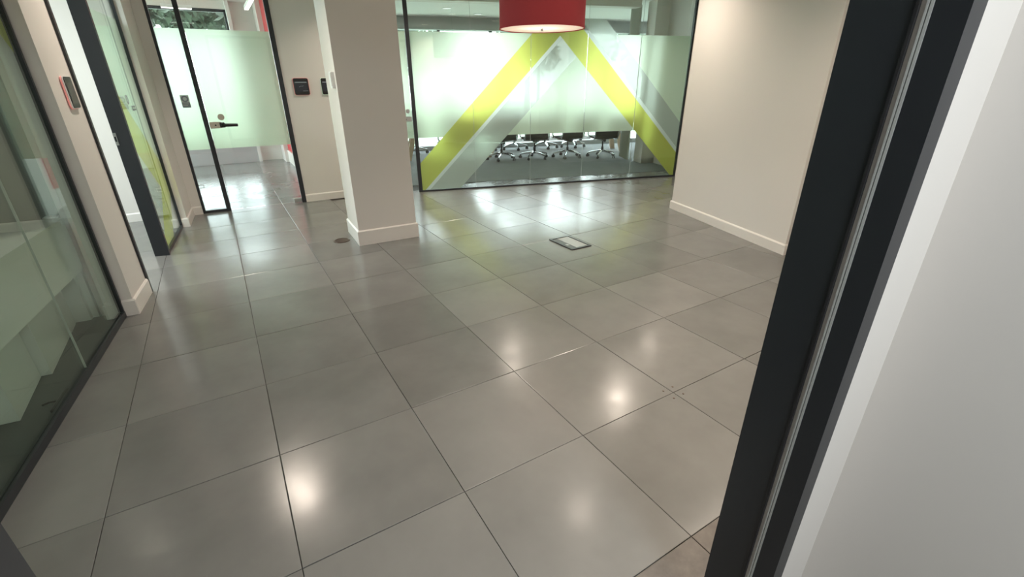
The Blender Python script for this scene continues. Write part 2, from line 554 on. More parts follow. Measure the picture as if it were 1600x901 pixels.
# door frame in that wall: jamb of several black profiles with a pale seal
dj = struct(empty('door_1', (XA, -2.05, 0)))
jm = obj('jamb', *prism([(XA, -1.977), (XA + .05, -1.977), (XA + .05, -2.071), (XA, -2.071)], 0, 2.45), 'black_metal', dj)
jv = lambda y0, y1, dx: prism([(XA + dx, y0), (XA + .05, y0), (XA + .05, y1), (XA + dx, y1)], 0, 2.45)
obj('rubber_gasket', *jv(-2.0712, -2.0755, -0.003), 'rubber', dj)
obj('gasket_groove', *jv(-2.0757, -2.0835, 0.006), 'rubber', dj)
obj('seal_strip', *jv(-2.0837, -2.0870, -0.001), 'grey_seal', dj)
obj('seal_gap', *jv(-2.0871, -2.0885, 0.004), 'rubber', dj)
obj('seal_strip', *jv(-2.0886, -2.0928, -0.001), 'grey_seal', dj)
obj('architrave', *jv(-2.093, YC - 0.004, 0.0), 'black_metal', dj)
obj('jamb', *prism([(0.40, -1.977), (0.452, -1.977), (0.452, YC), (0.40, YC)], 0, 2.45), 'black_metal', dj)
obj('head', *prism([(0.452, -1.977), (XA, -1.977), (XA, YC), (0.452, YC)], 2.40, 2.45), 'black_metal', dj)

# room the viewer stands in
struct(obj('wall_room', *prism([(-1.5, -5.2), (2.0, -5.2), (2.0, -5.1), (-1.5, -5.1)], 0, 2.6), 'plaster'))
struct(obj('wall_room', *prism([(-1.5, -5.1), (-1.4, -5.1), (-1.4, YD), (-1.5, YD)], 0, 2.6), 'plaster'))
struct(obj('wall_room', *prism([(XD, -5.1), (2.0, -5.1), (2.0, YC - 0.001), (XD, YC - 0.001)], 0, 2.6), 'plaster'))

# ------------------------------------------------------------------ conference glazing
GT = 2.66
wfar = struct(empty('wall_far', FA.p(FA.L / 2, 0, 0)))
B('bottom_track', FA, (-0.0, 4.215, -0.018, 0.022, 0.0, 0.022), 'black_metal', wfar)
B('head_track', FA, (-0.95, 4.215, -0.03, 0.03, GT, H), 'black_metal', wfar)
B('mullion', FA, (-0.048, 0.004, -0.03, 0.03, 0.0, GT), 'black_metal', wfar)
B('end_trim', FA, (4.190, 4.215, -0.02, 0.022, 0.0, GT), 'black_metal', wfar)
cuts = [0.004, 0.81, 1.662, 2.515, 3.36, 4.190]
CS = 2.09
for k in range(5):
    a, b = cuts[k] + 0.0015, cuts[k + 1] - 0.0015
    pane = B('glass_pane', FA, (a, b, -0.005, 0.005, 0.022, GT), 'clear_glass', wfar)
    R = [(a, 0.022), (b, 0.022), (b, GT), (a, GT)]
    lef = clip(R, 1, 0, CS); rig = clip(R, -1, 0, -CS)
    def cl(poly, *hs):
        for h in hs:
            if not poly:
                return []
            poly = clip(poly, *h)
        return poly
    zf = ((0, -1, -0.757), (0, 1, 2.083))
    inner = (1, 1, 4.15)
    # d = z - s, e = z + s
    D_lo = lambda c: (1, -1, -c)       # z - s >= c
    D_hi = lambda c: (-1, 1, c)        # z - s <= c
    E_lo = lambda c: (-1, -1, -c)
    E_hi = lambda c: (1, 1, c)
    q = 0.009
    sheet('yellow_film', FA, cl(lef, D_lo(-0.03), D_hi(0.40)), q, 'yellow_film', pane)
    sheet('yellow_film', FA, cl(rig, E_lo(4.15), E_hi(4.58)), q, 'yellow_film', pane)
    sheet('frost_film', FA, cl(lef, D_lo(0.40), *zf), q, 'frost_film', pane)
    sheet('pale_film', FA, cl(R, D_lo(-0.095), D_hi(-0.03), E_hi(4.15)), q, 'pale_film', pane)
    sheet('grey_film', FA, cl(R, D_lo(-0.555), D_hi(-0.095), E_hi(4.15)), q, 'grey_film', pane)
    sheet('frost_film', FA, cl(R, D_hi(-0.555), E_hi(4.15), *zf), q, 'frost_film', pane)
    sheet('pale_film', FA, cl(rig, E_lo(4.58), E_hi(4.655), (0, 1, 2.13)), q, 'pale_film', pane)
    sheet('grey_film', FA, cl(rig, E_lo(4.655), E_hi(5.05), (0, 1, 2.275)), q, 'grey_film', pane)
    sheet('frost_film', FA, cl(rig, E_lo(5.05), *zf), q, 'frost_film', pane)
    if k:
        B('joint_strip', FA, (cuts[k] - 0.0012, cuts[k] + 0.0012, -0.004, 0.004, 0.022, GT), 'grey_seal', wfar)

# glass door into the conference room, half hidden by the pillar
d2 = struct(empty('door_2', FA.p(-0.5, 0, 0)))
leaf = B('glass_leaf', FA, (-0.90, -0.052, -0.005, 0.005, 0.008, GT - 0.01), 'clear_glass', d2)
sheet('frost_film', FA, [(-0.90, 0.757), (-0.052, 0.757), (-0.052, 2.083), (-0.90, 2.083)], 0.009, 'frost_film', leaf)
B('frame_post', FA, (-0.95, -0.905, -0.03, 0.03, 0, GT), 'black_metal', d2)
B('lock_case', FA, (-0.19, -0.06, -0.022, 0.022, 0.985, 1.045), 'steel', d2, bevel=0.004)
obj('lock_disc', *disc_on(FA, -0.105, 1.115, 0.028, -0.014, -0.005), 'steel', d2)
obj('lever', *tube([FA.p(-0.14, -0.022, 1.015), FA.p(-0.14, -0.06, 1.015), FA.p(-0.155, -0.068, 1.015), FA.p(-0.28, -0.068, 1.013)], 0.010, 8), 'black_plastic', d2, smooth=True)

# ------------------------------------------------------------------ back wall glazing and door
GB = 2.62
wbg = struct(empty('window_1', BK.p(0.15, 0, 0)))
B('frame_post', BK, (0.0, 0.028, -0.01, 0.05, 0, GB), 'black_metal', wbg)
B('mullion', BK, (0.257, 0.305, -0.015, 0.05, 0, GB), 'black_metal', wbg)
B('bottom_track', BK, (0.028, 0.257, -0.005, 0.045, 0.0, 0.030), 'black_metal', wbg)
fp = B('glass_pane', BK, (0.030, 0.256, 0.014, 0.024, 0.03, GB), 'clear_glass', wbg)
sheet('frost_film', BK, [(0.030, 0.757), (0.256, 0.757), (0.256, 2.035), (0.030, 2.035)], 0.028, 'frost_film', fp)
# notice stuck on the fixed pane
stk = tag(B('pane_notice', BK, (0.094, 0.176, 0.0105, 0.0125, 1.228, 1.362), 'sticker_pale'), 'small grey notice with a ring symbol stuck on the narrow frosted pane', 'sticker')
B('notice_block', BK, (0.0945, 0.1755, 0.0095, 0.0105, 1.2285, 1.285), 'sticker_grey', stk)
obj('notice_ring', *disc_on(BK, 0.135, 1.322, 0.034, 0.0092, 0.0105, 28, 0.019), 'sticker_grey', stk)
for k, z in enumerate((1.268, 1.252)):
    B('notice_line', BK, (0.103, 0.166 - 0.015 * k, 0.0090, 0.0095, z, z + 0.004), 'sticker_pale', stk)
# small bracket low on the pane
obj('pane_bracket', *join(BK.box(0.030, 0.085, 0.006, 0.013, 0.345, 0.352), BK.box(0.030, 0.085, 0.006, 0.013, 0.308, 0.315), BK.box(0.078, 0.085, 0.006, 0.013, 0.315, 0.345)), 'steel', wbg)
B('head_track', BK, (-0.0, 1.203, -0.015, 0.05, GB, H), 'black_metal', wbg)

d3 = struct(empty('door_3', BK.p(0.75, 0, 0)))
B('frame_post', BK, (1.150, 1.203, -0.015, 0.05, 0, GB), 'black_metal', d3)
lf = B('glass_leaf', BK, (0.309, 1.147, 0.010, 0.020, 0.010, GB - 0.01), 'clear_glass', d3)
sheet('frost_film', BK, [(0.309, 0.757), (1.147, 0.757), (1.147, 2.035), (0.309, 2.035)], 0.024, 'frost_film', lf)
B('lock_case', BK, (0.310, 0.435, -0.012, 0.036, 0.992, 1.062), 'nickel', d3, bevel=0.004)
B('lever_rose', BK, (0.415, 0.470, -0.022, -0.008, 0.998, 1.056), 'black_plastic', d3, bevel=0.006)
obj('lever', *tube([BK.p(0.445, -0.02, 1.028), BK.p(0.448, -0.058, 1.028), BK.p(0.47, -0.066, 1.028), BK.p(0.59, -0.066, 1.024), BK.p(0.605, -0.066, 1.023)], 0.019, 10, [1.1, 1.05, 1, .9, .82]), 'black_plastic', d3, smooth=True)
obj('lock_disc', *disc_on(BK, 0.447, 1.115, 0.036, -0.002, 0.010), 'nickel', d3)
B('patch_fitting', BK, (1.055, 1.150, -0.004, 0.034, 0.008, 0.062), 'lid_metal', d3, bevel=0.003)
obj('keyhole', *disc_on(BK, 0.372, 1.027, 0.009, -0.0135, -0.012, 12), 'black_plastic', d3)

# ------------------------------------------------------------------ open doorway on the left with side light
d4 = struct(empty('door_4', (-0.05, 2.3, 0)))
obj('jamb', *prism([(-0.165, 1.812), (-0.034, 1.806), (-0.031, 1.836), (-0.165, 1.842)], 0, GB), 'black_metal', d4)
obj('jamb', *prism([(-0.086, 2.785), (0.030, 2.757), (0.034, 2.802), (-0.082, 2.820)], 0, GB), 'black_metal', d4)
obj('head', *prism([(-0.165, 1.842), (-0.031, 1.836), (0.030, 2.757), (-0.086, 2.785)], 2.45, GB), 'black_metal', d4)
JF = Frame((-0.086, 2.785), (0.030, 2.757))
B('strike_plate', JF, (-0.001, 0.022, -0.004, 0.004, 1.005, 1.105), 'steel', d4)
B('strike_hole', JF, (0.004, 0.016, -0.0055, -0.003, 1.035, 1.075), 'black_plastic', d4)
w2 = struct(empty('window_2', LD.p(0.5, 0, 0)))
B('bottom_track', LD, (0.0, 1.0, -0.004, 0.030, 0, 0.028), 'black_metal', w2)
B('end_trim', LD, (0.985, 1.003, -0.004, 0.030, 0, GB), 'black_metal', w2)
B('head_track', Frame((-0.04, 1.82), (0.105, 3.80)), (0, 1.985, -0.02, 0.06, GB, H), 'black_metal', w2)
sp = B('glass_pane', LD, (0.0, 0.985, 0.008, 0.018, 0.028, GB), 'clear_glass', w2)
R = [(0.0, 0.03), (0.985, 0.03), (0.985, GB), (0.0, GB)]
up_lo = (-0.82, -1, -1.065)      # above lower edge of the upper leg: z >= 1.065 - .82 s
up_hi = (0.82, 1, 1.545)
mid = 0.52
leg1 = clip(clip(clip(R, *up_lo), *up_hi), 0, -1, -mid)
sheet('yellow_film', LD, leg1, 0.022, 'yellow_film', sp)
# lower leg: between z = .03 + .77 (s-.06) (upper edge) and z = .03 + .80 (s-.54) (lower edge)
leg2 = clip(clip(clip(R, -0.77, 1, 0.03 - 0.77 * 0.045), 0.80, -1, -(0.03 - 0.80 * 0.54)), 0, 1, mid)
sheet('yellow_film', LD, leg2, 0.022, 'yellow_film', sp)
fr_up = clip(clip(clip(R, -0.82, -1, -1.545), 0, 1, 2.04), 0, -1, -0.757)
sheet('frost_film', LD, fr_up, 0.022, 'frost_film', sp)
fr_lo = clip(clip(R, 0.82, 1, 1.065), 0, -1, -0.757)
sheet('frost_film', LD, fr_lo, 0.022, 'frost_film', sp)
gl1 = clip(clip(clip(R, 0.82, 1, 1.065 - 0.05), 0, 1, 0.757), 0.77, -1, -(0.03 - 0.77 * 0.045) )
sheet('grey_film', LD, clip(clip(gl1, -0.82, -1, -(1.065 - 0.40)), 0, -1, -0.2), 0.022, 'grey_film', sp)
mk = tag(obj('pane_marking', *join(disc_on(LD, 0.36, 1.352, 0.040, 0.004, 0.006, 20, 0.022), LD.box(0.45, 0.58, 0.004, 0.006, 1.255, 1.270), LD.box(0.45, 0.58, 0.004, 0.006, 1.285, 1.297), LD.box(0.45, 0.475, 0.004, 0.006, 1.255, 1.297), LD.box(0.53, 0.55, 0.004, 0.006, 1.255, 1.297)), 'mark_grey'),
         'faint grey ring and lettering printed above the yellow chevron on the side light', 'marking')

# ------------------------------------------------------------------ left office glazing
w3 = struct(empty('window_3', LG.p(0.9, 0, 0)))
B('bottom_track', LG, (-1.56, 1.826, -0.006, 0.030, 0, 0.040), 'black_metal', w3)
B('end_trim', LG, (1.805, 1.826, -0.004, 0.026, 0.04, GB), 'black_metal', w3)
B('head_track', LG, (-1.56, 1.826, -0.01, 0.04, GB, H), 'black_metal', w3)
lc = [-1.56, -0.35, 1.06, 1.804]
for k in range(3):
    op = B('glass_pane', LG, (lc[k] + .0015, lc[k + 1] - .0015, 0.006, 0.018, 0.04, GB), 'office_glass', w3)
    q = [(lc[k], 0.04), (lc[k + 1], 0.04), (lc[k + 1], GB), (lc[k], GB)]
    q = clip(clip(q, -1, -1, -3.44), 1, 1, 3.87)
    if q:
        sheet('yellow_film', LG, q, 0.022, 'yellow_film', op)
    if k:
        B('joint_strip', LG, (lc[k] - .0014, lc[k] + .0014, 0.007, 0.017, 0.04, GB), 'grey_seal', w3)
# office shell
struct(obj('wall_office', *prism([LG.p(-1.5, 2.9, 0)[:2], LG.p(2.05, 2.9, 0)[:2], LG.p(2.05, 3.0, 0)[:2], LG.p(-1.5, 3.0, 0)[:2]], 0, H), 'office_wall'))
struct(obj('wall_office', *prism([(-0.30, 1.72), (-3.3, 2.01), (-3.3, 1.89), (-0.30, 1.60)], 0, H), 'office_wall'))

# ------------------------------------------------------------------ side room (left) shell, lit from its own window
SX = -3.3
struct(obj('wall_side', *prism([(-0.10, 4.39), (SX, 4.39), (SX, 4.50), (-0.10, 4.50)], 0, H), 'plaster'))
skirt(bpy.data.objects['wall_side'], Frame((SX, 4.39), (-0.10, 4.39)), 0, SX * -1 - 0.10, 0)
w5 = struct(empty('window_5', (SX, 3.2, 0)))
B('frame_sill', W, (SX - .06, SX + .06, 1.9, 4.4, 0, 0.25), 'white_lacquer', w5)
B('frame_head', W, (SX - .06, SX + .06, 1.9, 4.4, 2.6, H), 'white_lacquer', w5)
for y in (1.9, 2.70, 3.52, 4.34):
    B('frame_post', W, (SX - .05, SX + .05, y, y + .06, 0.25, 2.6), 'white_lacquer', w5)
for y in (1.96, 2.76, 3.58):
    B('glass_pane', W, (SX - .004, SX + .004, y, y + .76, 0.25, 2.6), 'window_glass', w5)

# ------------------------------------------------------------------ back room shell
YB = 8.80
wbr = struct(obj('wall_rear', *join(prism([(-4.4, YB), (1.95, YB), (1.95, YB + .15), (-4.4, YB + .15)], 0, 0.40),
                                    prism([(1.30, YB), (1.95, YB), (1.95, YB + .15), (1.30, YB + .15)], 0.40, HB),
                                    prism([(-4.4, YB), (1.30, YB), (1.30, YB + .15), (-4.4, YB + .15)], 2.74, HB)), 'plaster'))
B('heater_casing', W, (-4.2, 1.28, YB - 0.13, YB, 0.0, 0.32), 'grey_paint', wbr)
B('casing_ledge', W, (-4.2, 1.28, YB - 0.15, YB, 0.32, 0.345), 'white_lacquer', wbr)
B('pier_trim', W, (1.28, 1.34, YB - 0.16, YB, 0.0, HB), 'white_lacquer', wbr)
B('baseboard', W, (1.34, 1.74, YB - 0.016, YB, 0.0, 0.24), 'skirting', wbr)
w4 = struct(empty('window_4', (-0.5, YB + .08, 0.40)))
for x in (-4.2, -2.55, -0.92, 1.245):
    B('frame_post', W, (x, x + .055, YB + .04, YB + .11, 0.40, 2.74), 'black_metal', w4)
B('frame_rail', W, (-4.2, 1.30, YB + .04, YB + .11, 0.40, 0.45), 'black_metal', w4)
B('frame_rail', W, (-4.2, 1.30, YB + .04, YB + .11, 2.69, 2.74), 'black_metal', w4)
for a, b in ((-4.145, -2.55), (-2.495, -0.92), (-0.865, 1.245)):
    B('glass_pane', W, (a, b, YB + .07, YB + .08, 0.45, 2.69), 'window_glass', w4)
# right side of the back room, red from the pier forward
wrr = struct(B('wall_red', W, (1.82, 1.95, 4.46, YB, 0, HB), 'red_wall'))
B('baseboard', W, (1.80, 1.82, 4.46, YB, 0, 0.24), 'skirting', wrr)
B('pier', W, (1.74, 1.82, 8.25, YB, 0, HB), 'plaster', wrr)

# ------------------------------------------------------------------ conference room shell
DW = 4.5
ww = struct(empty('window_6', FA.p(1.5, DW, 0)))
B('bulkhead', FA, (-1.5, 8.0, DW - 0.12, DW + 0.12, 2.50, HC), 'grey_paint', ww)
B('blind_box', FA, (-1.4, 5.35, DW - 0.20, DW - 0.12, 2.50, 2.62), 'grey_paint', ww)
B('sill', FA, (-1.5, 8.0, DW - 0.05, DW + 0.10, 0.0, 0.10), 'grey_paint', ww)
wp = [-1.4 + 1.15 * k for k in range(9)]
for k, s in enumerate(wp):
    B('frame_post', FA, (s, s + 0.06, DW - 0.03, DW + 0.05, 0.10, 2.50), 'black_metal', ww)
    if k < 8:
        B('glass_pane', FA, (s + .06, s + 1.15, DW + .005, DW + .015, 0.10, 2.50), 'window_glass', ww)
wcl = struct(B('wall_conference', FA, (-1.6, -1.45, 0.06, DW + .1, 0, HC), 'plaster'))
v, f = prism([FA.p(4.25, 0.12, 0)[:2], FA.p(4.58, 0.70, 0)[:2], FA.p(4.58, 1.30, 0)[:2], FA.p(4.33, 1.33, 0)[:2], FA.p(4.33, 1.62, 0)[:2], FA.p(4.9, 1.62, 0)[:2], FA.p(4.9, 0.12, 0)[:2]], 0, HC)
wcr = struct(obj('wall_conference', v, f, 'plaster'))
skirt(wcr, Frame(FA.p(4.58, 1.30, 0)[:2], FA.p(4.33, 1.33, 0)[:2]), 0, 0.25, 0)
bpy.data.objects[wcr.children[0].name].data.materials[0] = MATS['plaster']
struct(B('wall_conference', FA, (8.0, 8.1, 0.12, DW + .1, 0, HC), 'plaster'))
# gathered curtain beside the pier
pts = []
nf = 44
for k in range(nf + 1):
    s = 4.20 + 0.16 * k / nf * 0.6
    d = 1.66 + 0.50 * k / nf
    pts.append((s + 0.022 * math.sin(k * 1.55), d))
pts2 = [(s + 0.012, d) for s, d in pts]
ring = pts + pts2[::-1]
v, f = [], []
for z in (0.03, 2.70):
    v += [FA.p(s, d, z) for s, d in ring]
m_ = len(ring)
f = [(i, (i + 1) % m_, m_ + (i + 1) % m_, m_ + i) for i in range(m_)]
tag(obj('curtain', v, f, 'curtain', smooth=True), 'grey pleated curtain drawn back beside the white pier in the meeting room', 'curtain')

# ------------------------------------------------------------------ lamps
def downlight(x, y, z, power, col, label, group, lamp='lamp_warm', r=0.055, spread=2.2):
    t = tag(empty('downlight', (x, y, z)), label, 'ceiling light', group)
    obj('trim_ring', *lathe(x, y, [(r + 0.004, z - 0.001), (r + 0.022, z - 0.001), (r + 0.020, z - 0.006), (r + 0.004, z - 0.008)], 28, True), 'white_plastic', t, smooth=True)
    obj('lens', *lathe(x, y, [(0.0, z - 0.003), (r, z - 0.003)], 28, False, False), lamp, t)
    l = area_light('downlight_beam', None, 2 * r, power, col, spread=spread)
    o = bpy.data.objects.new('downlight_beam', l)
    COL.objects.link(o); o.parent = t; o.location = (0, 0, -0.009)
    return t

for x, y, k in ((4.0, 3.05, 1), (4.72, 1.35, 1), (0.60, 2.05, 1), (3.1, 0.2, 0.12), (6.1, 2.05, 0.8), (2.2, -1.55, 2.0), (3.9, -1.0, 1), (2.45, 3.45, 0.8)):  # the two by the front wall are unseen fill added to light the pillar
    downlight(x, y, H, LOBBY_W * k, WARM, 'round warm recessed downlight in the lobby ceiling, some added as unseen fill', 'lobby ceiling downlights', r=0.085)
for x, y in ((698, 13), (747, 22), (663, 27)):
    q = px_on(x, y, HC)
    downlight(q.x, q.y, HC, 2.0, NEUTRAL, 'round white recessed downlight in the meeting room ceiling', 'meeting room downlights', 'lamp_dim', 0.075)
q = LG.p(0.45, 0.75, 0)
downlight(q[0], q[1], H, 5.0, NEUTRAL, 'round white fill downlight added unseen above the office counter', 'office fill lamps', 'lamp_dim', 0.075)  # unseen lamp added to lift the dim office and its counter
for x, y in ((-0.9, 3.0), (-2.0, 3.0)):
    downlight(x, y, H, 30.0, COOL, 'round white downlight added as unseen fill in the side room ceiling', 'side room fill lamps', 'lamp_white', 0.075, 3.0)  # both lamps are added out of view so the open doorway looks bright

def linear_lamp(p0, p1, label, power):
    p0, p1 = Vector(p0), Vector(p1)
    mid_ = (p0 + p1) / 2; L = (p1 - p0).length
    fr = Frame((p0.x, p0.y), (p1.x, p1.y))
    t = tag(empty('linear_lamp', mid_), label, 'ceiling light', 'back room linear lamps')
    z = mid_.z
    B('housing', fr, (0, L, -0.03, 0.03, z, z + 0.05), 'white_plastic', t)
    B('diffuser', fr, (0.01, L - 0.01, -0.026, 0.026, z - 0.008, z), 'lamp_white', t)
    for s in (0.15 * L, 0.85 * L):
        q = fr.p(s, 0, 0)
        obj('suspension_wire', *tube([(q[0], q[1], z + 0.05), (q[0], q[1], HB)], 0.0015, 5), 'steel', t)
linear_lamp((1.52, 6.30, 2.60), (1.52, 7.43, 2.60), 'long white linear lamp running beside the red wall', 10)
a, b = px_on(251, 11, 2.6), px_on(300, 14, 2.6)
linear_lamp(a, b, 'white linear bar before the rear window, standing in for a lamp reflection', 10)  # built as a lamp in place of a ceiling light's reflection in the window

# unseen ceiling panel added in the viewer's room to brighten the near wall
t = tag(empty('fill_panel', (1.2, -3.4, 2.6)), 'square white fill panel added unseen on the ceiling behind the doorway', 'ceiling light')
B('fill_panel_frame', W, (0.9, 1.5, -3.7, -3.1, 2.585, 2.6), 'white_plastic', t)
l = area_light('fill_panel_light', None, 0.55, 52, COOL, 'SQUARE')
o = bpy.data.objects.new('fill_panel_light', l); COL.objects.link(o); o.parent = t; o.location = (0, 0, -0.02)

# red drum pendant
PX, PY, PZ, PR = 3.24, 1.27, 1.885, 0.362
pd = tag(empty('pendant_lamp', (PX, PY, PZ)), 'large red fabric drum pendant lamp with pale diffuser', 'pendant lamp')
obj('shade', *lathe(PX, PY, [(PR, PZ), (PR, PZ + 0.40), (PR - 0.004, PZ + 0.40), (PR - 0.004, PZ)], 72, True), 'red_fabric', pd, smooth=True)
obj('rim', *lathe(PX, PY, [(PR - 0.006, PZ - 0.002), (PR + 0.0025, PZ - 0.002), (PR + 0.0025, PZ + 0.010), (PR - 0.006, PZ + 0.010)], 72, True), 'red_fabric', pd, smooth=True)
obj('lining', *lathe(PX, PY, [(PR - 0.0045, PZ + 0.002), (PR - 0.0045, PZ + 0.398), (PR - 0.0055, PZ + 0.398), (PR - 0.0055, PZ + 0.002)], 72, True), 'lampshade_lining', pd, smooth=True)
obj('diffuser', *lathe(PX, PY, [(0.0, PZ + 0.004), (PR - 0.006, PZ + 0.004)], 72, False, False), 'diffuser', pd)
obj('finial', *lathe(PX, PY, [(0.0, PZ - 0.016), (0.009, PZ - 0.014), (0.011, PZ - 0.006), (0.011, PZ + 0.004)], 16), 'steel', pd, smooth=True)
obj('cord', *tube([(PX, PY, PZ + 0.25), (PX, PY, H - 0.03)], 0.004, 6), 'black_plastic', pd)
obj('ceiling_rose', *lathe(PX, PY, [(0.06, H), (0.06, H - 0.02), (0.03, H - 0.035), (0.0, H - 0.035)], 24), 'white_plastic', pd, smooth=True)
l = bpy.data.lights.new('pendant_bulb', 'POINT'); l.energy = 5; l.color = WARM; l.shadow_soft_size = 0.06
o = bpy.data.objects.new('pendant_bulb', l); COL.objects.link(o); o.parent = pd; o.location = (0, 0, 0.18)

# ------------------------------------------------------------------ small fittings
# card reader on the left pier
rd = tag(empty('card_reader', ST.p(0.262, 0, 1.434)), 'slim white card reader with dark face and red glow on the pier', 'card reader')
obj('body', *plate(ST, 0.240, 1.434, 0.140, 0.186, 0.022, -0.013, 0.0), 'white_plastic', rd)
obj('glow_edge', *plate(ST, 0.235, 1.4325, 0.146, 0.188, 0.024, -0.008, -0.003), 'led_red', rd)
obj('face', *plate(ST, 0.245, 1.434, 0.122, 0.178, 0.014, -0.016, -0.013), 'black_plastic', rd)
obj('screen', *plate(ST, 0.246, 1.430, 0.100, 0.118, 0.004, -0.017, -0.016), 'mark_grey', rd)
bpy.data.objects['screen'].data.materials[0] = paint('reader_screen', (0.07, 0.06, 0.06), 0.35, 0.0)
# wall tablets on the back wall
def tablet(sc, led, label):
    t = tag(empty('wall_tablet', BK.p(sc, 0, 1.438)), label, 'tablet')
    obj('housing', *plate(BK, sc, 1.438, 0.174, 0.190, 0.018, -0.020, 0.0), 'black_plastic', t)
    obj('glow_edge', *plate(BK, sc, 1.438, 0.181, 0.197, 0.020, -0.010, -0.003), led, t)
    scr = obj('screen', *plate(BK, sc, 1.440, 0.148, 0.118, 0.003, -0.0215, -0.020), 'screen', t)
    B('screen_line', BK, (sc - .070, sc + .066, -0.0222, -0.0215, 1.482, 1.492), 'screen_line', scr)
    B('screen_line', BK, (sc + .010, sc + .070, -0.0222, -0.0215, 1.386, 1.390), 'screen_line', scr)
    obj('screen_mark', *tube([BK.p(sc - .028, -0.0222, 1.434), BK.p(sc - .006, -0.0222, 1.444), BK.p(sc + .006, -0.0222, 1.440), BK.p(sc + .024, -0.0222, 1.448)], 0.0018, 5), 'screen_line', scr)
tablet(1.397, 'led_red', 'black wall tablet with a thin red glowing edge beside the glass door')
tablet(1.722, 'led_pale', 'black wall tablet with pale edge partly behind the pillar')
# white sensor on the side of the pillar
PL = Frame((1.644, 2.06), (1.650, 2.59))
sn = tag(obj('wall_sensor', *plate(PL, 0.105, 1.500, 0.085, 0.135, 0.008, 0.0, 0.026), 'white_plastic'), 'small white plastic sensor box on the side of the pillar', 'sensor')
obj('cover', *plate(PL, 0.105, 1.505, 0.070, 0.105, 0.006, 0.026, 0.031), 'white_lacquer', sn)
# round floor grommet
q = px_on(534, 376, 0)
g = tag(empty('floor_grommet', (q.x, q.y, 0.001)), 'round dark metal floor outlet cap beside the pillar', 'floor outlet')
obj('ring', *lathe(q.x, q.y, [(0.062, 0.001), (0.080, 0.001), (0.077, 0.007), (0.064, 0.008)], 32, True), 'copper_cap', g, smooth=True)
obj('cap', *lathe(q.x, q.y, [(0.062, 0.001), (0.062, 0.006), (0.0, 0.0075)], 32), 'copper_cap', g, smooth=True)
# floor box
FB = Frame((3.318, 0.815), (3.562, 0.815))
fx = tag(empty('floor_box', (3.44, 1.0, 0.001)), 'rectangular black-framed power box set into the floor tiles', 'floor box')
x0, x1, y0, y1 = 3.318, 3.562, 0.815, 1.190
for b_ in ((x0, x1, y0, y0 + .03), (x0, x1, y1 - .022, y1), (x0, x0 + .022, y0 + .03, y1 - .022), (x1 - .022, x1, y0 + .03, y1 - .022)):
    B('frame_bar', W, (*b_, 0.001, 0.010), 'black_plastic', fx, bevel=0.002)
B('lid', W, (x0 + .085, x1 - .022, y0 + .03, y1 - .022, 0.001, 0.006), 'lid_metal', fx)
flap = B('cable_flap', W, (x0 + .022, x0 + .085, y0 + .03, y1 - .022, 0.001, 0.0045), 'rubber', fx)
bpy.data.objects['cable_flap'].data.materials[0] = paint('flap_grey', (0.11, 0.12, 0.12), 0.45, 0.0)
B('finger_catch', W, (x0 + .040, x0 + .070, y0 + .125, y0 + .165, 0.0045, 0.007), 'lid_metal', flap)
B('catch_slot', W, (x0 + .040, x0 + .070, y0 + .165, y0 + .19, 0.0045, 0.0055), 'black_plastic', flap)
# tiny nick on the right wall and on the jamb
# ------------------------------------------------------------------ left office furniture
dk = tag(empty('reception_counter', LG.p(0.6, 0.3, 0)), 'white counter with deep fascia and stepped base panels behind the office glass', 'counter')
B('fascia', LG, (-1.3, 1.86, 0.130, 0.150, 0.372, 0.690), 'white_lacquer', dk)
B('worktop', LG, (-1.3, 1.86, 0.125, 0.80, 0.690, 0.715), 'white_lacquer', dk)
for a, b, d0, d1 in ((1.137, 1.83, 0.190, 0.275), (0.70, 1.13, 0.178, 0.236), (0.27, 0.693, 0.178, 0.250), (-0.16, 0.263, 0.178, 0.250), (-0.60, -0.167, 0.178, 0.250)):
    obj('base_panel', *prism([LG.p(a, d0, 0)[:2], LG.p(b, d1, 0)[:2], LG.p(b, d1 + 0.3, 0)[:2], LG.p(a, d1 + 0.3, 0)[:2]], 0.004, 0.372), 'white_lacquer', dk)
B('end_post', LG, (1.90, 1.96, 0.165, 0.24, 0.002, 0.715), 'white_lacquer', dk)
B('end_panel', LG, (1.86, 1.90, 0.20, 0.80, 0.002, 0.69), 'white_lacquer', dk)
sh = tag(empty('office_post', LG.p(1.85, 0.05, 0)), 'pale square post standing inside the office glass beside the pier', 'post')
B('shaft', LG, (1.815, 1.835, 0.028, 0.09, 0.10, GB), 'white_lacquer', sh)
B('foot', LG, (1.805, 1.84, 0.026, 0.10, 0.002, 0.10), 'white_lacquer', sh)
# small black fitting lying on the office floor
ba = tag(empty('floor_bracket', LG.p(0.8, 0.055, 0.002)), 'small black metal bar with a side arm lying behind the office glass', 'bracket')
obj('bar', *join(LG.box(0.70, 0.90, 0.045, 0.065, 0.002, 0.022)), 'black_plastic', ba, bevel=0.004)
obj('side_arm', *tube([LG.p(0.80, 0.065, 0.012), LG.p(0.80, 0.10, 0.012), LG.p(0.79, 0.125, 0.010)], 0.007, 7), 'black_plastic', ba)

